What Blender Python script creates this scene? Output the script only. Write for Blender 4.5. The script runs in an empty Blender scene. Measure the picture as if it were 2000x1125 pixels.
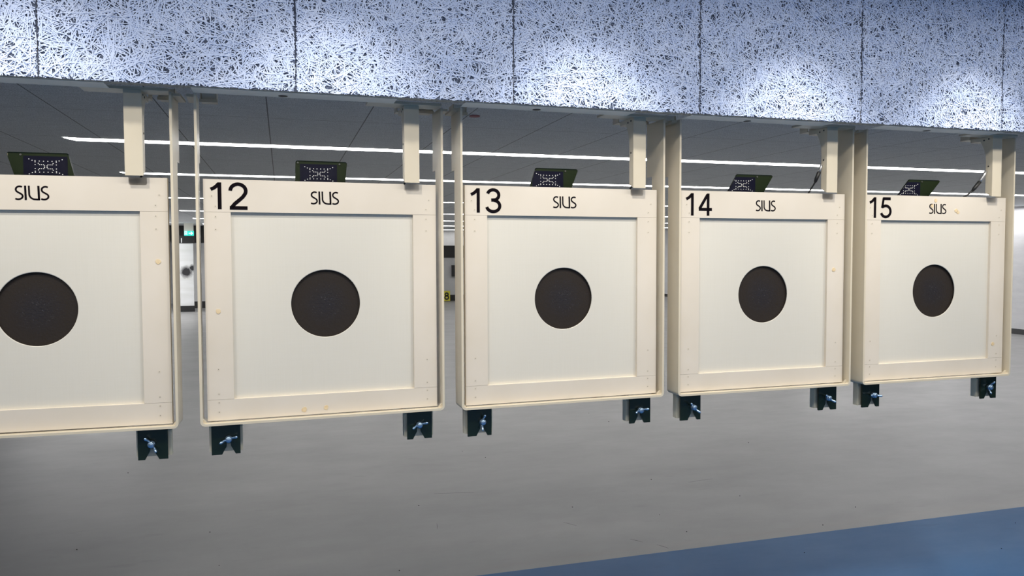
import bpy, bmesh, math, random
from mathutils import Vector, Matrix
random.seed(7)
S = bpy.context.scene
COL = S.collection
PI = math.pi

# ------------------------------------------------------------------ camera
def basis(yaw, pitch, roll):
    f = Vector((math.sin(yaw)*math.cos(pitch), math.cos(yaw)*math.cos(pitch), math.sin(pitch)))
    r0 = Vector((math.cos(yaw), -math.sin(yaw), 0)); u0 = r0.cross(f)
    r = r0*math.cos(roll) + u0*math.sin(roll)
    return r, r.cross(f), f
cr, cu, cf = basis(0.2904, -0.0432, -0.0032)
CP = Vector((-0.1235, -2.3369, 0.1428))
cam = bpy.data.objects.new('camera', bpy.data.cameras.new('camera'))
COL.objects.link(cam)
cam.matrix_world = Matrix(((cr.x, cu.x, -cf.x, CP.x), (cr.y, cu.y, -cf.y, CP.y), (cr.z, cu.z, -cf.z, CP.z), (0, 0, 0, 1)))
cam.data.sensor_width = 36.0
cam.data.lens = 27.0
cam.data.clip_start = 0.05
cam.data.clip_end = 100
S.camera = cam

# ------------------------------------------------------------------ view, world
S.view_settings.view_transform = 'Standard'
S.view_settings.look = 'None'
S.view_settings.gamma = 1
S.view_settings.use_curve_mapping = False
S.view_settings.exposure = 0.0
W = bpy.data.worlds.new('world'); S.world = W; W.use_nodes = True
W.node_tree.nodes['Background'].inputs[0].default_value = (0.75, 0.82, 1.0, 1)
W.node_tree.nodes['Background'].inputs[1].default_value = 0.05

# ------------------------------------------------------------------ lights
LX = {11: -0.7595, 12: 0.0, 13: 0.7539, 14: 1.5056, 15: 2.2607}
LYAW = {11: -0.0326, 12: 0.0359, 13: 0.0314, 14: 0.0075, 15: 0.0047}
SPOTW = {11: 28, 12: 28, 13: 36, 14: 34, 15: 38}
def spot(name, loc, aim, w, ang, blend, rad, colr):
    l = bpy.data.lights.new(name, 'SPOT'); l.energy = w; l.spot_size = ang; l.spot_blend = blend
    l.shadow_soft_size = rad; l.color = colr
    o = bpy.data.objects.new(name, l); COL.objects.link(o); o.location = loc
    o.rotation_euler = (Vector(aim) - Vector(loc)).to_track_quat('-Z', 'Y').to_euler()
    return o
def area(name, loc, sx, sy, w, colr, rot=(0, 0, 0), spread=PI):
    l = bpy.data.lights.new(name, 'AREA'); l.shape = 'RECTANGLE'; l.size = sx; l.size_y = sy
    l.energy = w; l.color = colr; l.spread = spread
    o = bpy.data.objects.new(name, l); COL.objects.link(o); o.location = loc; o.rotation_euler = rot
    return o
for n, x in LX.items():
    spot('target_spotlight', (x + 0.02, -0.60, 1.09), (x + 0.02, 0.0, -0.16), SPOTW[n], math.radians(72), 1.0, 0.03, (1.0, 0.95, 0.865))
area('front_ceiling_strip', (1.2, -1.05, 1.12), 9.0, 0.2, 90, (1.0, 0.95, 0.865))
area('rear_front_fill', (1.2, -4.6, 1.10), 9.0, 0.25, 150, (1.0, 0.95, 0.865))  # unseen fill behind the viewer, added to raise the front ambient light
area('left_rear_fill', (-4.6, 17.2, 1.0), 2.6, 0.25, 120, (1.0, 0.99, 0.97))  # added fill hidden by the leftmost target, brightens the far left bay
area('right_wall_washer', (13.05, 10.0, 1.0), 0.12, 10.0, 70, (1.0, 0.99, 0.98))
area('left_far_fill', (-4.6, 19.4, 1.0), 2.6, 0.25, 90, (1.0, 0.99, 0.97))  # second added fill out of view, lights the backstop panel and ceiling there
STRIP_E = 15.5

# ------------------------------------------------------------------ materials
def mat(name, col, rough=0.5, metal=0.0, spec=0.5, emit=None, es=1.0):
    m = bpy.data.materials.new(name); m.use_nodes = True
    b = m.node_tree.nodes['Principled BSDF']
    b.inputs['Base Color'].default_value = (*col, 1); b.inputs['Roughness'].default_value = rough
    b.inputs['Metallic'].default_value = metal; b.inputs['Specular IOR Level'].default_value = spec
    if emit:
        b.inputs['Emission Color'].default_value = (*emit, 1); b.inputs['Emission Strength'].default_value = es
    return m
class NT:
    def __init__(s, m):
        s.t = m.node_tree; s.b = s.t.nodes['Principled BSDF']
        s.c = s.n('ShaderNodeTexCoord').outputs['Object']
    def n(s, k, **kw):
        x = s.t.nodes.new(k)
        for a, v in kw.items(): setattr(x, a, v)
        return x
    def l(s, a, b): s.t.links.new(a, b)
    def mapping(s, scale, rot=(0, 0, 0), src=None):
        x = s.n('ShaderNodeMapping'); x.inputs['Scale'].default_value = scale; x.inputs['Rotation'].default_value = rot
        s.l(src or s.c, x.inputs['Vector']); return x.outputs[0]
    def noise(s, scale, detail=3, rough=0.5, src=None):
        x = s.n('ShaderNodeTexNoise'); x.inputs['Scale'].default_value = scale; x.inputs['Detail'].default_value = detail
        x.inputs['Roughness'].default_value = rough; s.l(src or s.c, x.inputs['Vector']); return x.outputs['Fac']
    def ramp(s, fac, stops, interp='LINEAR'):
        x = s.n('ShaderNodeValToRGB'); x.color_ramp.interpolation = interp
        e = x.color_ramp.elements
        while len(e) < len(stops): e.new(0.5)
        for i, (p, c) in enumerate(stops):
            e[i].position = p; e[i].color = (*c, 1) if len(c) == 3 else c
        s.l(fac, x.inputs[0]); return x.outputs[0]
    def math(s, op, a, b=None, c=None):
        x = s.n('ShaderNodeMath', operation=op)
        for i, v in enumerate((a, b, c)):
            if v is None: continue
            if isinstance(v, (int, float)): x.inputs[i].default_value = v
            else: s.l(v, x.inputs[i])
        return x.outputs[0]
    def mix(s, fac, a, b, blend='MIX'):
        x = s.n('ShaderNodeMix', data_type='RGBA', blend_type=blend)
        for k, v in ((0, fac), (6, a), (7, b)):
            if isinstance(v, (int, float)): x.inputs[k].default_value = v
            elif isinstance(v, tuple): x.inputs[k].default_value = (*v, 1)
            else: s.l(v, x.inputs[k])
        return x.outputs[2]
    def bump(s, h, strength, dist):
        x = s.n('ShaderNodeBump'); x.inputs['Strength'].default_value = strength; x.inputs['Distance'].default_value = dist
        s.l(h, x.inputs['Height']); s.l(x.outputs[0], s.b.inputs['Normal'])
    def base(s, c): s.l(c, s.b.inputs['Base Color'])
    def rough(s, c): s.l(c, s.b.inputs['Roughness'])

CREAM = (0.71, 0.635, 0.52)
M = {}
M['frame'] = mat('cream_lacquer', (0.70, 0.625, 0.49), 0.33)
k = NT(M['frame']); k.base(k.ramp(k.noise(9, 4), [(0.3, (0.66, 0.585, 0.445)), (0.7, (0.69, 0.615, 0.475))]))
k.rough(k.ramp(k.noise(30, 3), [(0.3, (0.31,)*3), (0.8, (0.36,)*3)]))
M['rail'] = mat('cream_board', CREAM, 0.55)
k = NT(M['rail']); k.base(k.ramp(k.noise(6, 3), [(0.3, (0.69, 0.62, 0.515)), (0.7, (0.73, 0.66, 0.56))]))
M['screen'] = mat('grey_white_screen', (0.70, 0.70, 0.66), 0.6)
k = NT(M['screen'])
v = k.noise(1.0, 3, src=k.mapping((420, 3, 6)))
h = k.noise(1.0, 2, src=k.mapping((6, 3, 300)))
k.base(k.mix(0.5, k.ramp(v, [(0.3, (0.675, 0.64, 0.555)), (0.7, (0.705, 0.67, 0.585))]), k.ramp(h, [(0.3, (0.68, 0.645, 0.56)), (0.7, (0.70, 0.665, 0.58))])))
k.bump(v, 0.05, 0.001)
M['disc'] = mat('black_rubber', (0.02, 0.016, 0.014), 0.55, spec=0.3)
k = NT(M['disc'])
vo = k.n('ShaderNodeTexVoronoi'); vo.inputs['Scale'].default_value = 220; k.l(k.c, vo.inputs['Vector'])
ln = k.n('ShaderNodeVectorMath', operation='LENGTH'); k.l(k.c, ln.inputs[0])
cen = k.ramp(ln.outputs['Value'], [(0.02, (1, 1, 1)), (0.075, (0, 0, 0))])
sp = k.math('MULTIPLY', k.ramp(vo.outputs['Distance'], [(0.12, (1, 1, 1)), (0.3, (0, 0, 0))]), k.ramp(k.noise(120, 2), [(0.48, (0, 0, 0)), (0.62, (1, 1, 1))]))
sp2 = k.math('MULTIPLY', sp, cen)
k.base(k.mix(sp2, k.mix(cen, (0.023, 0.0165, 0.0125), (0.021, 0.018, 0.020)), (0.085, 0.08, 0.085)))
k.rough(k.math('SUBTRACT', 0.6, k.math('MULTIPLY', cen, 0.12)))
k.bump(k.math('ADD', k.noise(160, 4), k.math('MULTIPLY', vo.outputs['Distance'], cen)), 0.25, 0.0015)
M['black'] = mat('black_print', (0.006, 0.004, 0.006), 0.8, spec=0.05)
M['screw'] = mat('screw_head', (0.69, 0.62, 0.51), 0.45)
M['socket'] = mat('dark_socket', (0.03, 0.025, 0.02), 0.6)
M['green'] = mat('dark_green_plastic', (0.010, 0.018, 0.009), 0.25)
M['green_back'] = mat('green_backing', (0.017, 0.032, 0.008), 0.5)
M['board'] = mat('blue_circuit_board', (0.006, 0.006, 0.028), 0.4)
M['led'] = mat('led_white', (0.8, 0.8, 0.75), 0.5, emit=(0.97, 0.97, 0.97), es=0.8)
M['zinc'] = mat('blue_zinc', (0.36, 0.50, 0.66), 0.28, 0.85)
M['block'] = mat('grey_beige_block', (0.60, 0.56, 0.44), 0.5)
M['pocket'] = mat('grey_pocket', (0.46, 0.43, 0.37), 0.6)
M['cable'] = mat('black_cable', (0.008, 0.008, 0.008), 0.5)
M['metal'] = mat('grey_metal', (0.50, 0.49, 0.48), 0.3, 0.8)
M['paster'] = mat('beige_paster', (0.72, 0.55, 0.30), 0.6)
k = NT(M['paster']); k.base(k.ramp(k.noise(120, 3), [(0.35, (0.72, 0.54, 0.30)), (0.65, (0.76, 0.62, 0.40))]))
M['bar'] = mat('pale_rail', (0.84, 0.82, 0.74), 0.45)
M['mirror'] = mat('dark_mirror', (0.66, 0.66, 0.65), 0.02, 1.0)

# wood wool
M['wool'] = mat('wood_wool_strand', (0.62, 0.72, 0.96), 0.7, spec=0.2)
k = NT(M['wool']); k.base(k.ramp(k.noise(14, 4), [(0.3, (0.58, 0.69, 0.94)), (0.7, (0.68, 0.77, 0.98))]))
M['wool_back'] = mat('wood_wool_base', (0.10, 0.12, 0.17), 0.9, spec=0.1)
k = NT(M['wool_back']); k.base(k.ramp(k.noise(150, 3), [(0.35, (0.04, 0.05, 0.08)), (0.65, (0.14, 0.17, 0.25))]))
M['wool_edge'] = mat('wood_wool_cut_edge', (0.30, 0.30, 0.31), 0.9, spec=0.1)
k = NT(M['wool_edge']); k.base(k.ramp(k.noise(110, 4), [(0.35, (0.30, 0.28, 0.24)), (0.65, (0.55, 0.52, 0.45))]))

# rear ceiling : same boards, seen from afar
M['ceil'] = mat('ceiling_boards', (0.3, 0.3, 0.31), 0.85, spec=0.1)
k = NT(M['ceil'])
n1 = k.noise(1.0, 5, 0.7, src=k.mapping((130, 130, 130)))
n2 = k.noise(1.0, 4, 0.7, src=k.mapping((11, 60, 20)))
base = k.mix(0.5, k.ramp(n1, [(0.42, (0.36, 0.36, 0.36)), (0.58, (1.0, 1.0, 1.0))]), k.ramp(n2, [(0.35, (0.62, 0.62, 0.62)), (0.7, (0.88, 0.88, 0.88))]))
sx = k.n('ShaderNodeSeparateXYZ'); k.l(k.c, sx.inputs[0])
def joint(coord, off, period, half):
    f = k.math('FRACT', k.math('DIVIDE', k.math('ADD', coord, off), period))
    return k.math('LESS_THAN', k.math('MULTIPLY', f, period), half)
jx = joint(sx.outputs[0], 0.20 + 61.0, 0.61, 0.007)
jy = k.math('MULTIPLY', joint(sx.outputs[1], -2.9 + 120.0, 1.2, 0.010), 0.45)
k.base(k.mix(k.math('MAXIMUM', jx, jy), k.mix(1.0, base, (0.93, 0.97, 1.0), 'MULTIPLY'), (0.22, 0.22, 0.22)))

def floor_mat(name, c0, c1, r0, r1):
    m = mat(name, c0, 0.4)
    k = NT(m)
    a = k.noise(1.3, 5, 0.6); b = k.noise(1.0, 4, 0.65, src=k.mapping((2.0, 4.5, 1)))
    f = k.math('ADD', k.math('MULTIPLY', a, 0.45), k.math('MULTIPLY', b, 0.55))
    col = k.ramp(f, [(0.32, c0), (0.66, c1)])
    sc = k.ramp(k.noise(1.0, 2, 0.5, src=k.mapping((4, 11, 1), (0, 0, 0.2))), [(0.68, (0, 0, 0)), (0.78, (1, 1, 1))])
    k.base(k.mix(k.math('MULTIPLY', sc, 0.18), col, tuple(x*0.5 for x in c0)))
    k.rough(k.ramp(f, [(0.3, (r0,)*3), (0.7, (r1,)*3)]))
    k.bump(k.noise(260, 2), 0.04, 0.001)
    return m
M['floor'] = floor_mat('grey_epoxy_floor', (0.245, 0.242, 0.244), (0.285, 0.282, 0.285), 0.40, 0.30)
M['blue'] = floor_mat('blue_epoxy_floor', (0.020, 0.125, 0.315), (0.030, 0.152, 0.37), 0.52, 0.42)
M['blue'].node_tree.nodes['Principled BSDF'].inputs['Specular IOR Level'].default_value = 0.22
M['wall'] = mat('white_wall', (0.55, 0.55, 0.58), 0.7)
k = NT(M['wall']); k.base(k.ramp(k.noise(1.0, 5, 0.7, src=k.mapping((2, 2, 9))), [(0.3, (0.74, 0.74, 0.77)), (0.7, (0.84, 0.84, 0.86))]))
M['base'] = mat('grey_baseboard', (0.07, 0.07, 0.075), 0.6)
M['farwall'] = mat('concrete_wall', (0.45, 0.45, 0.45), 0.8)
k = NT(M['farwall']); k.base(k.ramp(k.noise(0.7, 6, 0.7), [(0.3, (0.36, 0.36, 0.37)), (0.7, (0.50, 0.50, 0.50))]))
M['dark'] = mat('black_steel', (0.012, 0.011, 0.012), 0.6)
M['strip'] = mat('light_diffuser', (0.9, 0.9, 0.9), 0.5, emit=(1.0, 0.985, 0.95), es=STRIP_E)
M['stripframe'] = mat('strip_housing', (0.5, 0.48, 0.45), 0.5)
M['plainceil'] = mat('grey_ceiling', (0.5, 0.52, 0.56), 0.9)
M['front_wall'] = mat('grey_hall_wall', (0.45, 0.47, 0.52), 0.9)
M['exit'] = mat('exit_sign_green', (0.0, 0.35, 0.28), 0.4, emit=(0.03, 0.55, 0.45), es=1.3)
M['exit_w'] = mat('exit_sign_white', (0.8, 0.9, 0.9), 0.4, emit=(0.6, 1.0, 0.95), es=1.3)
M['yellow'] = mat('yellow_board', (0.55, 0.50, 0.04), 0.5)
M['trap'] = mat('shot_marked_panel', (0.62, 0.63, 0.66), 0.7)
k = NT(M['trap'])   # grey burst worn around the hit point
def blob(cx, cz, r):
    d = k.n('ShaderNodeVectorMath', operation='DISTANCE'); k.l(k.c, d.inputs[0]); d.inputs[1].default_value = (cx, 0, cz)
    w = k.math('ADD', d.outputs['Value'], k.math('MULTIPLY', k.math('SUBTRACT', k.noise(14, 5, 0.7), 0.5), 0.12))
    return k.ramp(k.math('DIVIDE', w, r), [(0.45, (1, 1, 1)), (1.0, (0, 0, 0))])
bl = k.math('MAXIMUM', blob(0.03, -0.30 + 0.0, 0.20), blob(0.19, -0.20, 0.12))
k.base(k.mix(bl, k.ramp(k.noise(1.0, 3, 0.5, src=k.mapping((1, 1, 5))), [(0.3, (0.66, 0.67, 0.66)), (0.7, (0.80, 0.81, 0.83))]), (0.02, 0.02, 0.024)))

# ------------------------------------------------------------------ mesh helpers
def link(name, bm, m, parent=None, smooth=False, bev=0.0):
    if bev:
        bmesh.ops.bevel(bm, geom=[e for e in bm.edges if len(e.link_faces) == 2 and e.calc_face_angle(0) > 0.5], offset=bev, segments=2, affect='EDGES', profile=0.7, clamp_overlap=True)
    bmesh.ops.recalc_face_normals(bm, faces=bm.faces)
    me = bpy.data.meshes.new(name); bm.to_mesh(me); bm.free()
    for x in (m if isinstance(m, (list, tuple)) else [m]): me.materials.append(x)
    if smooth:
        for p in me.polygons: p.use_smooth = True
    o = bpy.data.objects.new(name, me); COL.objects.link(o)
    if parent: o.parent = parent
    return o
def box(bm, x0, x1, y0, y1, z0, z1):
    vs = [bm.verts.new((x, y, z)) for x in (x0, x1) for y in (y0, y1) for z in (z0, z1)]
    for f in ((0, 1, 3, 2), (4, 6, 7, 5), (0, 4, 5, 1), (2, 3, 7, 6), (0, 2, 6, 4), (1, 5, 7, 3)):
        bm.faces.new([vs[i] for i in f])
    return vs
def B(*a):
    bm = bmesh.new(); box(bm, *a); return bm
def prism(bm, pts, a0, a1, axis):
    """polygon pts extruded along axis; axis 'y': pts are (x,z); axis 'x': pts are (y,z)"""
    mk = (lambda p, a: (p[0], a, p[1])) if axis == 'y' else (lambda p, a: (a, p[0], p[1]))
    A = [bm.verts.new(mk(p, a0)) for p in pts]; Bv = [bm.verts.new(mk(p, a1)) for p in pts]
    bm.faces.new(A); bm.faces.new(Bv[::-1])
    n = len(pts)
    for i in range(n): bm.faces.new((A[i], A[(i+1) % n], Bv[(i+1) % n], Bv[i]))
def cyl(bm, c, r, d0, d1, seg=24, axis='y', r2=None):
    r2 = r if r2 is None else r2
    def pt(rr, a, d):
        u, w = rr*math.cos(a), rr*math.sin(a)
        return {'y': (c[0]+u, d, c[1]+w), 'x': (d, c[0]+u, c[1]+w), 'z': (c[0]+u, c[1]+w, d)}[axis]
    A = [bm.verts.new(pt(r, 2*PI*i/seg, d0)) for i in range(seg)]
    Bv = [bm.verts.new(pt(r2, 2*PI*i/seg, d1)) for i in range(seg)]
    bm.faces.new(A); bm.faces.new(Bv[::-1])
    for i in range(seg): bm.faces.new((A[i], A[(i+1) % seg], Bv[(i+1) % seg], Bv[i]))
def tube(bm, pts, rads, seg=12):
    pts = [Vector(p) for p in pts]; rings = []
    for i, p in enumerate(pts):
        d = (pts[min(i+1, len(pts)-1)] - pts[max(i-1, 0)]).normalized()
        a = d.orthogonal().normalized() if i == 0 else (rings_a - d*rings_a.dot(d)).normalized()
        rings_a = a; b = d.cross(a)
        rings.append([bm.verts.new(p + (a*math.cos(2*PI*j/seg) + b*math.sin(2*PI*j/seg))*rads[i]) for j in range(seg)])
    for A, Bv in zip(rings, rings[1:]):
        for j in range(seg): bm.faces.new((A[j], A[(j+1) % seg], Bv[(j+1) % seg], Bv[j]))
    bm.faces.new(rings[0][::-1]); bm.faces.new(rings[-1])
def stroke(bm, pts, w, y0, y1, ws=None):
    """a constant-width pen stroke in the XZ plane, extruded from y0 to y1"""
    P = [Vector((p[0], p[1])) for p in pts]; L = []; R = []
    for i, p in enumerate(P):
        a = (P[i]-P[i-1]).normalized() if i else None
        b = (P[i+1]-P[i]).normalized() if i < len(P)-1 else None
        if a is None: a = b
        if b is None: b = a
        na, nb = Vector((-a.y, a.x)), Vector((-b.y, b.x))
        n = (na+nb).normalized(); kk = 1/max(0.45, n.dot(na)); hw = (ws[i] if ws else w)/2
        L.append(p + n*hw*kk); R.append(p - n*hw*kk)
    fl = [bm.verts.new((q.x, y0, q.y)) for q in L]; fr = [bm.verts.new((q.x, y0, q.y)) for q in R]
    bl_ = [bm.verts.new((q.x, y1, q.y)) for q in L]; br_ = [bm.verts.new((q.x, y1, q.y)) for q in R]
    for i in range(len(P)-1):
        bm.faces.new((fl[i], fl[i+1], fr[i+1], fr[i])); bm.faces.new((bl_[i], br_[i], br_[i+1], bl_[i+1]))
        bm.faces.new((fl[i], bl_[i], bl_[i+1], fl[i+1])); bm.faces.new((fr[i], fr[i+1], br_[i+1], br_[i]))
    bm.faces.new((fl[0], fr[0], br_[0], bl_[0])); bm.faces.new((fl[-1], bl_[-1], br_[-1], fr[-1]))
def arc(cx, cy, rx, ry, a0, a1, n=14):
    return [(cx + rx*math.cos(math.radians(a0+(a1-a0)*i/n)), cy + ry*math.sin(math.radians(a0+(a1-a0)*i/n))) for i in range(n+1)]
def empty(name, loc, rz=0):
    o = bpy.data.objects.new(name, None); COL.objects.link(o); o.location = loc; o.rotation_euler = (0, 0, rz)
    o.empty_display_size = 0.05
    return o
def tag(o, label, cat, group=None, kind=None):
    o['label'] = label; o['category'] = cat
    if group: o['group'] = group
    if kind: o['kind'] = kind
    return o
def struct(o, label=None):
    o['kind'] = 'structure'
    if label: o['label'] = label; o['category'] = label.split()[-1]
    return o
def at_y(px, py, Y):
    v = cf + cr*((px-1000)/1500) - cu*((py-562.5)/1500)
    return CP + v*((Y-CP.y)/v.y)
def at_z(px, py, Z):
    v = cf + cr*((px-1000)/1500) - cu*((py-562.5)/1500)
    return CP + v*((Z-CP.z)/v.z)

FZ = -1.40      # floor
ZC = 1.03       # rear ceiling
ZF = 1.14       # ceiling on the shooters' side
BY = 1.195      # edge of the blue floor zone
XL, XR, YF, YB = -6.5, 13.3, 24.6, -7.0

# ------------------------------------------------------------------ setting
def struct2(name, bm, m, label, cat, **kw):
    o = link(name, bm, m, **kw); o['kind'] = 'structure'; o['label'] = label; o['category'] = cat; return o
struct2('floor', B(XL, XR, BY, YF, FZ-0.1, FZ), M['floor'], 'grey sealed hall floor beyond the blue zone', 'floor')
FLOOR = bpy.data.objects['floor']
struct2('floor_blue', B(XL, XR, YB, BY, FZ-0.1, FZ), M['blue'], 'blue painted floor zone in the foreground', 'floor')
struct2('ceiling', B(XL, XR, -0.05, YF, ZC, ZC+0.1), M['ceil'], 'low grey board ceiling with long light strips', 'ceiling')
struct2('ceiling_front', B(XL, XR, YB, -0.125, ZF, ZF+0.1), M['plainceil'], 'ceiling on the near side of the panelled beam', 'ceiling')
struct2('wall_right', B(XR, XR+0.2, YB, YF, FZ, ZF+0.1), M['wall'], 'white hall wall at the right edge behind target 15', 'wall')
struct2('baseboard_right', B(XR-0.02, XR, BY, YF, FZ, FZ+0.10), M['base'], 'dark grey baseboard along the right wall', 'baseboard')
struct2('wall_left', B(XL-0.2, XL, YB, YF, FZ, ZF+0.1), M['wall'], 'hall wall on the left', 'wall')
struct2('wall_far', B(XL, XR, YF, YF+0.2, FZ, ZC+0.1), M['farwall'], 'grey concrete wall at the far end of the hall', 'wall')
struct2('wall_back', B(XL, XR, YB-0.2, YB, FZ, ZF+0.1), M['front_wall'], 'wall behind the viewer', 'wall')

# beam clad with wood wool boards
def wool_mesh(seed, w, h):
    rnd = random.Random(seed)
    bm = bmesh.new(); box(bm, -w/2, w/2, 0, 0.033, 0, h)
    bmesh.ops.recalc_face_normals(bm, faces=bm.faces)
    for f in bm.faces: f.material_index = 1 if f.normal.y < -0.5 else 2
    for i in range(6200):
        L = rnd.uniform(0.028, 0.080); wd = rnd.uniform(0.0017, 0.0031)
        a = rnd.uniform(0, 2*PI); cv = rnd.gauss(0, 9.0); x = rnd.uniform(-w/2-0.03, w/2+0.03); z = rnd.uniform(-0.03, h+0.03)
        y = -0.0006 - 0.0048*rnd.random(); sl = rnd.uniform(-0.01, 0.01); prev = None; n = 6
        for j in range(n+1):
            dx, dz = math.cos(a), math.sin(a)
            tap = 1.0 if 0 < j < n else 0.55
            q = [(x - dz*wd/2*tap, z + dx*wd/2*tap), (x + dz*wd/2*tap, z - dx*wd/2*tap)]
            inside = all(abs(p[0]) <= w/2+0.0005 and -0.0015 <= p[1] <= h for p in q)
            cur = [bm.verts.new((p[0], min(-0.0004, y + sl*(j-n/2)*L/n), p[1])) for p in q] if inside else None
            if prev and cur:
                f = bm.faces.new((prev[0], prev[1], cur[1], cur[0]))
            prev = cur
            x += dx*L/n; z += dz*L/n; a += cv*L/n
    me = bpy.data.meshes.new('wood_wool_panel')
    bm.to_mesh(me); bm.free()
    for m in (M['wool'], M['wool_back'], M['wool_edge']): me.materials.append(m)
    return me
BZ = 0.5935
beam = link('beam', B(XL, XR, -0.086, -0.05, BZ+0.03, ZF), M['wool_edge'])
beam['kind'] = 'structure'; beam['label'] = 'deep beam clad in bluish white wood wool boards above the targets'; beam['category'] = 'beam'
wm = [wool_mesh(3, 0.6238, ZF-BZ), wool_mesh(11, 0.6238, ZF-BZ), wool_mesh(23, 0.6238, ZF-BZ)]
for i in range(-3, 9):
    o = bpy.data.objects.new('wood_wool_panel', wm[i % 3]); COL.objects.link(o); o.parent = beam
    o.location = (-0.3925 + 0.6251*i, -0.12, BZ)

# light strips in the rear ceiling
STRIPS = [(4.21, -1.64, 'ceiling light strip nearest to the beam, the longest and brightest line'),
          (6.72, -1.72, 'second ceiling light strip back, just above the target tops'),
          (10.4, -1.9, 'third ceiling light strip back, seen between the target frames'),
          (14.0, -2.0, 'fourth ceiling light strip back, thin line between the frames'),
          (17.3, -2.1, 'fifth ceiling light strip back, seen between targets 12 and 13'),
          (20.7, -2.2, 'sixth ceiling light strip back, seen between targets 12 and 13'),
          (24.2, -2.3, 'farthest ceiling light strip, close to the far wall')]
for y, x0, lab in STRIPS:
    e = tag(empty('ceiling_light', (x0, y, ZC)), lab, 'ceiling light', 'ceiling light strips')
    ln_ = XR - 0.08 - x0
    bm = bmesh.new(); prism(bm, [(-0.03, -0.068), (ln_, -0.068), (ln_, 0.068), (0.02, 0.068)], -0.006, 0.012, 'y')
    for v_ in bm.verts: v_.co = Vector((v_.co.x, v_.co.z, v_.co.y))
    link('diffuser', bm, M['strip'], e)
    bm = bmesh.new()
    for s in (-1, 1): box(bm, 0, ln_, s*0.074-0.006, s*0.074+0.006, -0.003, 0.012)
    link('housing', bm, M['stripframe'], e)

# ------------------------------------------------------------------ glyphs
def glyph(ch, bm, x, z, h, y0, y1):
    """Grotesque digits; x = left edge, z = baseline, h = height"""
    w = h*0.133
    def T(pts): return [(x+p[0]*h, z+p[1]*h) for p in pts]
    if ch == '1':
        stroke(bm, T([(0.315, 0.0), (0.315, 1.0)]), w, y0, y1)
        stroke(bm, T([(0.005, 0.735), (0.12, 0.79), (0.22, 0.87), (0.285, 0.965)]), w, y0, y1, [w*0.95, w*0.95, w, w*0.8])
    elif ch == '2':
        stroke(bm, T([(0.06, 0.70)] + arc(0.335, 0.70, 0.275, 0.25, 170, -25, 18) + [(0.50, 0.47), (0.36, 0.34), (0.22, 0.22), (0.13, 0.11), (0.10, 0.075)]), w, y0, y1)
        stroke(bm, T([(0.03, 0.055), (0.665, 0.055)]), w, y0, y1)
    elif ch == '3':
        stroke(bm, T(arc(0.325, 0.735, 0.245, 0.215, 165, -62, 16) + [(0.34, 0.53)]), w, y0, y1)
        stroke(bm, T([(0.24, 0.525), (0.34, 0.53)] + arc(0.325, 0.285, 0.285, 0.235, 62, -168, 20)), w, y0, y1)
    elif ch == '4':
        stroke(bm, T([(0.485, 0.0), (0.485, 1.0)]), w, y0, y1)
        stroke(bm, T([(0.01, 0.285), (0.68, 0.285)]), w, y0, y1)
        stroke(bm, T([(0.045, 0.30), (0.45, 0.945)]), w, y0, y1)
    elif ch == '5':
        stroke(bm, T([(0.61, 0.945), (0.165, 0.945)]), w, y0, y1)
        stroke(bm, T([(0.195, 0.985), (0.105, 0.49)]), w*0.95, y0, y1)
        stroke(bm, T([(0.10, 0.51), (0.17, 0.575)] + arc(0.325, 0.325, 0.285, 0.27, 118, -162, 22)), w, y0, y1)
    elif ch == '8':
        stroke(bm, T(arc(0.32, 0.74, 0.22, 0.20, 0, 360, 24)), w*1.5, y0, y1)
        stroke(bm, T(arc(0.32, 0.28, 0.27, 0.24, 0, 360, 24)), w*1.5, y0, y1)
def lettering(bm, y0, y1):
    """the four letter maker's word on the top rail: S, I, a U squared at its lower right, S"""
    x0, z0, wd, h = -0.0405, 0.2927, 0.0795, 0.0380
    wv = 0.0043
    def T(p): return [(x0+a*wd, z0+b*h) for a, b in p]
    def ess(ox):
        p = arc(ox+0.135, 0.735, 0.115, 0.215, 52, 235, 14)
        q = arc(ox+0.085, 0.265, 0.135, 0.215, 55, -128, 14)
        return T(p + q)
    stroke(bm, ess(0.005), wv, y0, y1)
    stroke(bm, T([(0.315, 0.0), (0.305, 1.0)]), wv*1.15, y0, y1)
    stroke(bm, T([(0.415, 1.0), (0.42, 0.50)] + arc(0.60, 0.42, 0.18, 0.365, 180, 262, 10) + [(0.66, 0.05), (0.735, 0.05)]), wv, y0, y1)
    stroke(bm, T([(0.70, 1.0), (0.71, 0.0)]), wv*1.2, y0, y1)
    stroke(bm, ess(0.775), wv, y0, y1)

# ------------------------------------------------------------------ target unit
HW, ZT, ZB = 0.3337, 0.3588, -0.3280
IL, IT, IB = 0.2620, 0.2666, -0.2685
FO, FT = 0.3525, 0.0068       # frame outer half width, sheet thickness
FB = -0.3385
YFR = -0.022
GROUP = 'electronic shooting targets in a row'

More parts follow.
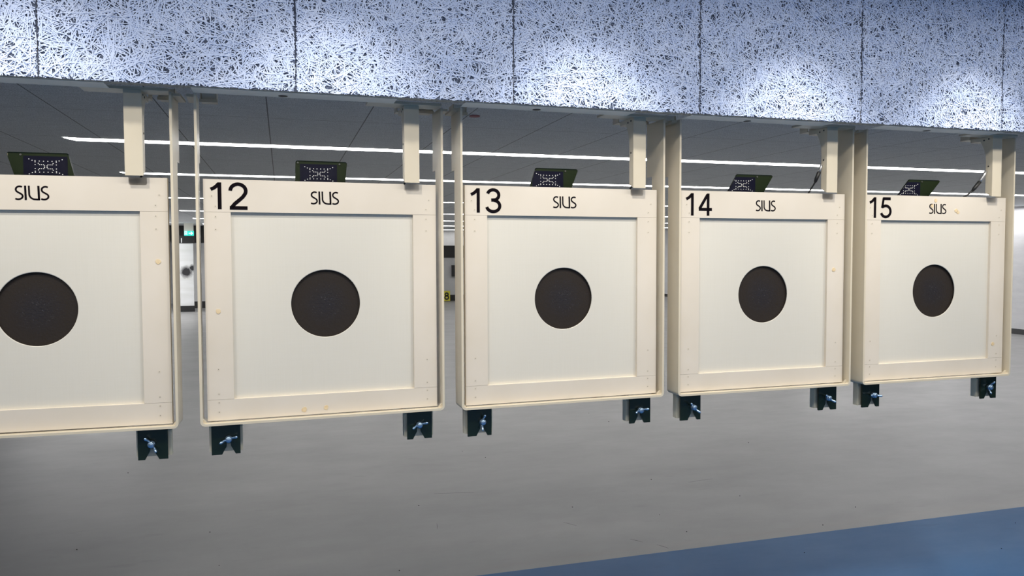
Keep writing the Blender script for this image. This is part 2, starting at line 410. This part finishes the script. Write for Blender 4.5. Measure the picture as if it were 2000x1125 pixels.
def make_frame():
    bm = bmesh.new(); r = 0.014
    outer = [(-FO, 0.592)] + [(-FO, FB+r)] + [p for p in arc(-FO+r, FB+r, r, r, 180, 270, 6)][1:] + arc(FO-r, FB+r, r, r, 270, 360, 6) + [(FO, 0.592)]
    ri = r-FT*0.9
    fi = FO-FT
    inner = [(-fi, 0.592)] + arc(-fi+ri, FB+FT+ri, ri, ri, 180, 270, 6) + arc(fi-ri, FB+FT+ri, ri, ri, 270, 360, 6) + [(fi, 0.592)]
    n = len(outer); inner = inner[:1] + inner[1:-1] + inner[-1:]
    assert len(inner) == n, (len(inner), n)
    V = {}
    for kx, pl in (('o', outer), ('i', inner)):
        for yy in (YFR, 0.056): V[kx, yy] = [bm.verts.new((p[0], yy, p[1])) for p in pl]
    for i in range(n-1):
        for a, b_ in ((('o', YFR), ('i', YFR)), (('o', 0.056), ('i', 0.056)), (('o', YFR), ('o', 0.056)), (('i', YFR), ('i', 0.056))):
            bm.faces.new((V[a][i], V[a][i+1], V[b_][i+1], V[b_][i]))
    for i in (0, n-1): bm.faces.new((V['o', YFR][i], V['i', YFR][i], V['i', 0.056][i], V['o', 0.056][i]))
    bmesh.ops.bevel(bm, geom=[e for e in bm.edges if len(e.link_faces) == 2 and abs(e.verts[0].co.y-e.verts[1].co.y) < 1e-6 and e.calc_face_angle(0) > 0.8], offset=0.0014, segments=2, affect='EDGES')
    for s in (-1, 1):
        a, b_ = sorted((s*FO, s*(FO-FT)))
        box(bm, a, b_, 0.0555, 0.092, 0.4095, 0.592)                  # deeper upper rear of the side plate
        a, b_ = sorted((s*(FO-0.0005), s*(FO+0.020)))
        box(bm, a, b_, -0.004, 0.094, 0.585, 0.592)                    # outward flange at the top
        a, b_ = sorted((s*(FO-FT), s*(FO-FT-0.010)))
        prism(bm, [(s*(FO-FT), FB+FT), (s*(FO-FT-0.011), FB+FT), (s*(FO-FT-0.006), FB+FT+0.008), (s*(FO-FT), FB+FT+0.013)], YFR+0.012, YFR+0.02, 'y')   # weld bead
    return bm

def make_screen():
    bm = bmesh.new(); N = 96; R = 0.1
    X1, Z0, Z1 = IL+0.006, IB-0.006, IT+0.006
    fr, rm, bk, ou, ob = [], [], [], [], []
    for i in range(N):
        a = 2*PI*i/N; c, s = math.cos(a), math.sin(a)
        fr.append(bm.verts.new(((R+0.0014)*c, 0.0100, (R+0.0014)*s)))
        rm.append(bm.verts.new((R*c, 0.0108, R*s))); bk.append(bm.verts.new((R*c, 0.0130, R*s)))
        k_ = min(X1/max(abs(c), 1e-9), (Z1/s if s > 1e-9 else 9e9), (Z0/s if s < -1e-9 else 9e9))
        ou.append(bm.verts.new((k_*c, 0.0100, k_*s)))
    for i in range(N):
        j = (i+1) % N
        bm.faces.new((fr[i], fr[j], rm[j], rm[i])); bm.faces.new((rm[i], rm[j], bk[j], bk[i])); bm.faces.new((ou[i], ou[j], fr[j], fr[i]))
    # snap the outer ring to true corners
    for cx in (-X1, X1):
        for cz in (Z0, Z1):
            v = min(ou, key=lambda q: (q.co.x-cx)**2 + (q.co.z-cz)**2); v.co.x = cx; v.co.z = cz
    return bm

def make_wing_nut():
    bm = bmesh.new()
    cyl(bm, (0, 0), 0.0074, -0.009, 0.004, 20)
    cyl(bm, (0, 0), 0.0052, -0.012, -0.009, 20, r2=0.0074)
    for s in (-1, 1):
        pts = [(s*0.004, -0.001, 0.0), (s*0.009, -0.004, s*0.0005), (s*0.013, -0.009, s*0.0008), (s*0.0165, -0.013, s*0.0012), (s*0.0185, -0.016, s*0.0014)]
        tube(bm, pts, [0.0030, 0.0024, 0.0028, 0.0030, 0.0014], 10)
    return bm

DOTS = [(-225, 112), (-183, 92), (-143, 88), (-143, 70), (-86, 83), (-29, 82), (-143, 30), (-100, 50), (-85, 30), (-58, 30), (-30, 30), (-17, 12)]
# (side, offset of nut from plate centre, nut angle, nut tilt)
NUTS = {11: {-1: 20, 1: -58}, 12: {-1: 14, 1: 14}, 13: {-1: 76, 1: 8}, 14: {-1: -48, 1: -38}, 15: {-1: -10, 1: 66}}
PASTERS = {11: [('s', 0.306, 0.127)], 12: [('s', -0.300, -0.015), ('b', -0.068, -0.312), ('b', -0.005, -0.310)],
           13: [], 14: [('s', 0.290, 0.085)], 15: [('t', -0.010, 0.343), ('t', -0.027, 0.322), ('t', 0.088, 0.306), ('t', 0.097, 0.300), ('s', 0.285, -0.213)]}
TLAB = {11: 'leftmost cream shooting target, cut by the left edge of the picture',
        12: 'cream framed shooting target numbered 12 with a black round centre',
        13: 'cream framed shooting target numbered 13 in the middle of the row',
        14: 'cream framed shooting target numbered 14 between 13 and 15',
        15: 'rightmost cream shooting target numbered 15 with pasters beside its lettering'}

def screws(parent, pts):
    for (x, z) in pts:
        bm = bmesh.new(); cyl(bm, (x, z), 0.0042, -0.0003, 0.002, 18, r2=0.0044)
        for f in bm.faces: f.material_index = 0
        nf = len(bm.faces)
        cyl(bm, (x, z), 0.0011, -0.0005, 0.001, 6)
        bm.faces.ensure_lookup_table()
        for f in list(bm.faces)[nf:]: f.material_index = 1
        link('screw', bm, [M['screw'], M['socket']], parent)

def make_target(n):
    t = tag(empty('shooting_target', (LX[n], 0, 0), LYAW[n]), TLAB[n], 'shooting target', GROUP)
    link('frame', make_frame(), M['frame'], t)
    nz, n0, n1, nr = 0.3378, 0.2358, 0.2818, 0.005      # notch below the hanging arm
    tp = [(-HW, IT), (HW, IT), (HW, ZT), (n1, ZT)] + arc(n1-nr, nz+nr, nr, nr, 0, -90, 5) + arc(n0+nr, nz+nr, nr, nr, 270, 180, 5) + [(n0, ZT), (-HW, ZT)]
    bm = bmesh.new(); prism(bm, tp, 0, 0.018, 'y')
    bmesh.ops.triangulate(bm, faces=[f for f in bm.faces if len(f.verts) > 4])
    top = link('top_rail', bm, M['rail'], t)
    link('notch_plate', B(n0-0.001, n1+0.001, 0.0145, 0.0176, nz-0.001, ZT-0.001), M['pocket'], top)
    bot = link('bottom_rail', B(-HW, HW, 0, 0.018, ZB, IB), M['rail'], t, bev=0.0006)
    st = {}
    for s in (-1, 1):
        a, b_ = sorted((s*IL, s*HW))
        st[s] = link('stile', B(a, b_, 0, 0.018, IB+0.0006, IT-0.0006), M['rail'], t, bev=0.0006)
    link('housing', B(-0.300, 0.300, 0.0220, 0.055, ZB+0.012, ZT-0.02), M['frame'], t, bev=0.002)
    link('screen', make_screen(), M['screen'], t)
    bm = bmesh.new(); cyl(bm, (0, 0), 0.115, 0.0178, 0.0215, 64); link('target_disc', bm, M['disc'], t)
    for s in (-1, 1):
        screws(top, [(s*0.312, 0.311), (s*0.3025, 0.2825)])
        screws(st[s], [(s*0.3025, 0.253), (s*0.3025, 0.217), (s*0.3025, -0.181), (s*0.3025, -0.252)])
        screws(bot, [(s*0.3025, -0.277), (s*0.3025, -0.304)])
    # print on the top rail
    bm = bmesh.new(); lettering(bm, -0.0006, 0.0004); link('maker_lettering', bm, M['black'], top)
    bm = bmesh.new(); hgt = 0.0755
    s_ = str(n)
    glyph(s_[0], bm, -0.3145, 0.2745, hgt, -0.0007, 0.0004); glyph(s_[1], bm, -0.2665, 0.2745, hgt, -0.0007, 0.0004)
    link('lane_number', bm, M['black'], top)
    for kd, x, z in PASTERS[n]:
        bm = bmesh.new(); rr = random.uniform(0.0065, 0.0078)
        pts = [(x+rr*(1+0.10*math.sin(2*a+x*90))*math.cos(a), z+rr*(1+0.10*math.cos(3*a+z*90))*math.sin(a)) for a in [2*PI*i/18 for i in range(18)]]
        prism(bm, pts, -0.0011, 0.0002, 'y')
        link('paster', bm, M['paster'], {'t': top, 'b': bot, 's': st[1 if x > 0 else -1]}[kd])
    # clamps under the frame
    for s in (-1, 1):
        cx = -0.2865 if s < 0 else 0.2795
        nx = -0.279 if s < 0 else 0.277
        blk = link('clamp_block', B(cx-0.0455, cx+0.0455, 0.026, 0.050, -0.4235, FB+0.0005), M['block'], t, bev=0.002)
        zb = -0.4295; zn = zb+0.024
        pts = [(cx-0.039, FB+0.0005), (cx-0.039, zb), (nx-0.0185, zb), (nx-0.0058, zn), (nx-0.0058, -0.387), (nx+0.0058, -0.387), (nx+0.0058, zn), (nx+0.0185, zb), (cx+0.039, zb), (cx+0.039, FB+0.0005)]
        bm = bmesh.new(); prism(bm, pts, 0.010, 0.016, 'y')
        link('notched_plate', bm, M['green'], blk, bev=0.001)
        bm = bmesh.new(); cyl(bm, (nx, -0.384), 0.004, 0.002, 0.030, 12); link('bolt', bm, M['zinc'], blk)
        w = link('wing_nut', make_wing_nut(), M['zinc'], blk, smooth=True)
        w.location = (nx, 0.005, -0.384); w.scale = (1.32, 1.2, 1.32); w.rotation_euler = (0, -math.radians(NUTS[n][s]), 0)
    # signal display : a board lying flat behind the top rail, seen in a 45 degree mirror above it
    MY, MZ = 0.1363, 0.3485
    tray = link('signal_display', B(-0.100, 0.150, 0.022, 0.142, ZT-0.0198, 0.3472), M['green_back'], t, bev=0.001)
    link('circuit_board', B(-0.062, 0.050, MY-0.078, MY-0.002, 0.3470, 0.3482), M['board'], tray)
    bm = bmesh.new()
    for (dx, dz) in DOTS:
        for sx_ in (-1, 1):
            for sz in (-1, 1):
                X, Y = -0.0054 + sx_*dx/5343, MY - (0.3968 + sz*dz/5343 - MZ)
                box(bm, X-0.0012, X+0.0012, Y-0.0010, Y+0.0010, 0.3480, 0.3488)
    link('led_pattern', bm, M['led'], tray)
    for X, Y in ((-0.068, MY-0.081), (0.058, MY-0.080)):
        bm = bmesh.new(); cyl(bm, (X, Y), 0.0028, 0.3465, 0.3492, 14, 'z'); link('screw', bm, M['metal'], tray)
    dv = Vector((0, 1, -1)).normalized(); nv = Vector((0, 1, 1)).normalized()
    y0, z0 = MY-0.0755, MZ+0.0755; Lp = 0.0755*math.sqrt(2); r = 0.006; xa, xb = -0.0785, 0.0725
    def plate(ins, o0, o1):
        out2 = [(xa+ins, Lp)] + arc(xa+r, r, r-ins, r-ins, 180, 270, 5) + arc(xb-r, r, r-ins, r-ins, 270, 360, 5) + [(xb-ins, Lp)]
        bm = bmesh.new()
        A = [bm.verts.new(Vector((p[0], y0, z0)) + dv*p[1] + nv*o0) for p in out2]
        Bv = [bm.verts.new(v.co + nv*(o1-o0)) for v in A]
        bm.faces.new(A); bm.faces.new(Bv[::-1])
        for i in range(len(A)): bm.faces.new((A[i], A[(i+1) % len(A)], Bv[(i+1) % len(A)], Bv[i]))
        return bm
    link('mirror_backing', plate(0, 0.0, 0.004), M['green'], tray)
    link('mirror', plate(0.0006, -0.0006, -0.0001), M['mirror'], tray)
    return t

targets = {n: make_target(n) for n in LX}

# ------------------------------------------------------------------ hanging arms
ALAB = {11: 'cream square arm hanging above the leftmost target',
        12: 'cream square arm hanging above target 12',
        13: 'cream square arm hanging above target 13',
        14: 'cream square arm above target 14 with a black plug on its side',
        15: 'cream square arm above target 15 with a grey connector and black cable'}
def make_arm(n):
    a = tag(empty('hanging_arm', (LX[n], 0, 0), LYAW[n]), ALAB[n], 'hanging arm', 'arms hanging above the targets')
    prof = [(-0.026, 0.3615), (-0.026, 0.5925), (0.030, 0.5925), (0.030, 0.577), (0.022, 0.565), (0.012, 0.545), (0.005, 0.523), (0.003, 0.50), (0.003, 0.379), (0.000, 0.374)]
    bm = bmesh.new(); prism(bm, prof, 0.2325, 0.278, 'x'); link('arm_tube', bm, M['frame'], a, bev=0.0028)
    bm = bmesh.new(); box(bm, 0.2335, 0.277, 0.0302, 0.075, 0.5775, 0.5925); link('carriage', bm, M['frame'], a, bev=0.001)
    bm = bmesh.new()
    box(bm, 0.228, 0.231, 0.0755, 0.118, 0.590, 0.612); box(bm, 0.231, 0.277, 0.0755, 0.118, 0.590, 0.593); box(bm, 0.277, 0.280, 0.0755, 0.118, 0.590, 0.612); box(bm, 0.231, 0.277, 0.0755, 0.118, 0.609, 0.612)
    link('channel', bm, M['frame'], a)
    for x0, x1 in ((0.2316, 0.2332), (0.2773, 0.2789)):
        for (y, z) in ((-0.008, 0.583), (0.013, 0.580), (-0.0085, 0.478)):
            bm = bmesh.new(); cyl(bm, (y, z), 0.0030, x0, x1, 14, 'x'); link('bolt', bm, M['socket'], a)
    R_ = Matrix.Rotation(-LYAW[n], 3, 'Z')
    def loc(px, py, Y): return R_ @ (at_y(px, py, Y) - Vector((LX[n], 0, 0)))
    if n == 14:
        p = [loc(1604.5, 322, -0.004), loc(1602, 332, 0.0), loc(1600, 336, 0.003), loc(1594.5, 349, 0.01), loc(1592, 356, 0.013), loc(1579, 377, 0.03), loc(1570, 392, 0.05)]
        bm = bmesh.new(); tube(bm, p[3:], [0.0045, 0.0028, 0.0028, 0.0028]); c = link('cable', bm, M['cable'], a, smooth=True)
        bm = bmesh.new(); tube(bm, [p[2], p[3], p[4]], [0.0068, 0.0066, 0.0050]); link('plug', bm, M['cable'], c, smooth=True)
        bm = bmesh.new(); tube(bm, [p[0], p[1], p[2]], [0.0048, 0.0054, 0.0050]); link('connector', bm, M['metal'], c, smooth=True)
    if n == 15:
        p = [loc(1926, 334, -0.004), loc(1921, 344, 0.0), loc(1916, 352, 0.004), loc(1913.5, 355, 0.006), loc(1903, 368, 0.012), loc(1899, 373, 0.015), loc(1889, 381, 0.022), loc(1878, 387, 0.03), loc(1868, 398, 0.05)]
        bm = bmesh.new(); tube(bm, p[4:], [0.005, 0.0036, 0.0034, 0.0034, 0.0034]); c = link('cable', bm, M['cable'], a, smooth=True)
        bm = bmesh.new(); tube(bm, [p[3], p[4], p[5]], [0.0072, 0.0070, 0.0050]); link('plug', bm, M['cable'], c, smooth=True)
        bm = bmesh.new(); tube(bm, [p[0], p[1], p[2], p[3]], [0.0060, 0.0072, 0.0080, 0.0050]); link('connector', bm, M['metal'], c, smooth=True)
    if n in (12, 13, 11):
        q = {11: ((276, 345), (272, 352)), 12: ((790, 358), (785, 372)), 13: ((1233, 366), (1226, 376))}[n]
        p0 = loc(*q[0], 0.008); p1 = loc(*q[1], 0.03); p2 = p1 + Vector((-0.005, 0.06, -0.03))
        bm = bmesh.new(); tube(bm, [p0 + Vector((0.003, -0.002, 0.012)), p0, p1, p2], [0.003]*4); link('cable', bm, M['cable'], a, smooth=True)
    return a
for n in LX: make_arm(n)

# ------------------------------------------------------------------ rails and hanger brackets under the beam
RLAB = {11: 'pale mounting rail under the beam above the leftmost target', 12: 'pale mounting rail under the beam above target 12',
        13: 'pale mounting rail under the beam above target 13', 14: 'pale mounting rail under the beam above target 14', 15: 'pale mounting rail under the beam above target 15'}
for n, x in LX.items():
    r = tag(empty('mounting_rail', (x, 0, 0), LYAW[n]*0.3), RLAB[n], 'mounting rail', 'mounting rails under the beam')
    link('rail_bar', B(-0.352, 0.200, -0.104, -0.034, 0.5922, 0.5933), M['bar'], r, bev=0.001)
    bm = bmesh.new(); cyl(bm, (-0.115, -0.055), 0.013, 0.5917, 0.5930, 24, 'z'); link('bolt_hole', bm, M['socket'], r)
    link('cross_plate', B(0.125, 0.345, -0.0335, 0.030, 0.5930, 0.600), M['frame'], r)
    for s in (-1, 1):
        a, b_ = sorted((s*0.300, s*0.345))
        bm = bmesh.new()
        box(bm, a, b_, 0.098, 0.160, 0.598, 0.601); box(bm, a, a+0.003, 0.098, 0.160, 0.601, 0.626); box(bm, b_-0.003, b_, 0.098, 0.160, 0.601, 0.626); box(bm, a, b_, 0.157, 0.160, 0.601, 0.626)
        box(bm, a-0.002, b_+0.002, 0.094, 0.098, 0.592, 0.601)
        hb = link('hanger_bracket', bm, M['frame'], r)
        link('cover_face', B(a+0.005, b_-0.003, 0.103, 0.106, 0.601, 0.626), M['bar'], hb)

# ------------------------------------------------------------------ far end of the hall
# left bay : dark hood, shot-marked panel, kick plate
Y0 = 20.5
e = tag(empty('bullet_trap', (-2.69, Y0, FZ)), 'white backstop panel with a black burst, far behind between the left two targets', 'backstop')
p = link('trap_panel', B(-0.24, 0.215, 0, 0.06, 0.166, 1.89), M['trap'], e)
# material coordinates of the burst are about the panel's own centre
for v in p.data.vertices: v.co.z -= 1.40
p.location.z = 1.40
link('hood', B(-0.9, 0.225, -0.02, 0.3, 1.89, 2.10), M['dark'], e)
link('kick_plate', B(-0.26, 0.225, -0.03, 0.06, 0.0, 0.166), M['dark'], e)
link('seam', B(-0.085, -0.06, -0.024, -0.018, 1.90, 2.03), M['wall'], e)
e = tag(empty('side_partition', (-1.9, 22.0, FZ)), 'grey partition with black head and base right of the backstop panel', 'partition')
link('partition_panel', B(-0.85, 0.9, 0, 0.15, 0.2, 1.92), M['farwall'], e)
link('partition_head', B(-4.0, 0.9, -0.02, 0.2, 1.92, 2.428), M['dark'], e)
link('partition_base', B(-0.86, 0.9, -0.02, 0.15, 0.0, 0.2), M['dark'], e)
e = tag(empty('exit_sign', (-2.545, 20.2, 0.755)), 'small green glowing exit sign with white arrow hanging far behind', 'exit sign')
link('sign_face', B(-0.115, 0.125, 0, 0.05, -0.065, 0.06), M['exit'], e)
bm = bmesh.new(); stroke(bm, [(0.0, 0), (0.085, 0)], 0.022, -0.004, 0.0); stroke(bm, [(0.055, 0.04), (0.095, 0.0), (0.055, -0.04)], 0.02, -0.004, 0.0); link('arrow', bm, M['exit_w'], e)
bm = bmesh.new()
for q in ([(-0.10, -0.05), (-0.10, 0.045), (-0.045, 0.045), (-0.045, -0.05)], [(-0.08, 0.02), (-0.07, -0.04)], [(-0.08, -0.0), (-0.05, 0.012)]): stroke(bm, q, 0.012, -0.004, 0.0)
link('door_symbol', bm, M['exit_w'], e)
link('hanger', B(-0.12, 0.12, 0.02, 0.03, 0.06, ZC-0.755), M['bar'], e)
e = tag(empty('wall_lamp', (-3.13, 20.3, 0.745)), 'bright white lamp far behind beside the frame of the leftmost target', 'lamp')
link('lamp_shade', B(-0.07, 0.07, 0, 0.06, -0.15, 0.17), M['strip'], e, bev=0.01)
link('back_plate', B(-0.08, 0.08, 0.06, 0.08, -0.16, ZC-0.745), M['dark'], e)
# right bay seen between targets 12 and 13
Y1 = 23.0
e = tag(empty('dark_backstop', (5.6, Y1, FZ)), 'black hooded backstop with grey face, far behind between targets 12 and 13', 'backstop')
link('backstop_face', B(-1.3, 1.4, 0.02, 0.2, 0.2, 1.45), M['farwall'], e)
link('hood', B(-1.3, 1.4, 0, 0.3, 1.45, 1.86), M['dark'], e)
link('kick_plate', B(-1.3, 1.4, -0.01, 0.2, 0.0, 0.2), M['dark'], e)
tag(link('wall_box', B(5.33, 5.56, Y1-0.10, Y1+0.02, -0.58, -0.20), M['dark'], bev=0.01), 'small dark box fixed to the far grey backstop', 'box')
e = tag(empty('number_board', (5.13, 22.8, FZ)), 'yellow board with a black figure 8 standing at the far backstop', 'number board')
link('board', B(-0.16, 0.10, 0, 0.03, 0.01, 0.345), M['yellow'], e)
bm = bmesh.new(); glyph('8', bm, -0.09, 0.06, 0.23, -0.005, 0.001); link('figure', bm, M['dark'], e)

q = at_z(927, 226, ZC)
bm = bmesh.new(); cyl(bm, (q.x, q.y), 0.034, ZC-0.006, ZC, 24, 'z'); tag(link('red_disc', bm, mat('dull_red_cap', (0.35, 0.13, 0.14), 0.6)), 'small dull red disc on the grey ceiling above target 13', 'ceiling disc')

# ------------------------------------------------------------------ pellets and scuffs on the floor
PEL = [(410, 1040), (250, 924), (150, 1074), (428, 1105), (903, 882), (948, 894), (818, 988), (780, 1115), (1150, 807), (1189, 824), (1462, 865), (1272, 937), (1445, 969), (1118, 991), (1288, 1006), (1671, 991), (1607, 1026), (1341, 1039)]
PELB = [(1983, 1022), (1956, 1072), (1571, 1080)]
bm = bmesh.new(); bmesh.ops.create_icosphere(bm, subdivisions=2, radius=0.0042)
for v in bm.verts: v.co.z = v.co.z*0.75 + 0.0031; v.co.x *= 1 + 0.25*math.sin(v.co.y*900)
proto = link('spent_pellet', bm, M['black']); first = True
for lst, lab, g in ((PEL, 'tiny black pellet lying on the grey floor', 'pellets on the grey floor'), (PELB, 'tiny black pellet lying on the blue floor', 'pellets on the blue floor')):
    for (px, py) in lst:
        o = proto if first else proto.copy()
        if not first: COL.objects.link(o)
        first = False
        q = at_z(px, py, FZ); o.location = (q.x, q.y, FZ); o.rotation_euler = (0, 0, px)
        s = 0.52 + (px % 7)*0.05; o.scale = (s, s, s)
        tag(o, lab, 'pellet', g)

M['scuff'] = mat('scuff_grey', (0.10, 0.10, 0.10), 0.6)
for pa, pb, w in (((1230, 1053), (1256, 1059), 0.004), ((1283, 1064), (1306, 1071), 0.004), ((1100, 1020), (1126, 1027), 0.003), ((848, 964), (926, 962), 0.0025), ((1345, 942), (1392, 935), 0.003), ((853, 1022), (854, 1034), 0.003)):
    A, Bq = at_z(*pa, FZ), at_z(*pb, FZ); d = (Bq - A).normalized(); n_ = Vector((-d.y, d.x, 0))*w/2
    mid = (A + Bq)/2 + n_*1.5
    bm = bmesh.new()
    pts = [A, mid, Bq]; up = []; dn = []
    for i, p in enumerate(pts):
        k_ = 1.0 if i == 1 else 0.25
        up.append([p + n_*k_, p - n_*k_])
    lo = [[bm.verts.new((q.x, q.y, FZ)) for q in pr_] for pr_ in up]; hi = [[bm.verts.new((q.x, q.y, FZ+0.0004)) for q in pr_] for pr_ in up]
    for i in range(2):
        bm.faces.new((hi[i][0], hi[i+1][0], hi[i+1][1], hi[i][1]))
        bm.faces.new((lo[i][0], lo[i+1][0], hi[i+1][0], hi[i][0])); bm.faces.new((lo[i][1], hi[i][1], hi[i+1][1], lo[i+1][1]))
    link('scuff_mark', bm, M['scuff'], FLOOR)
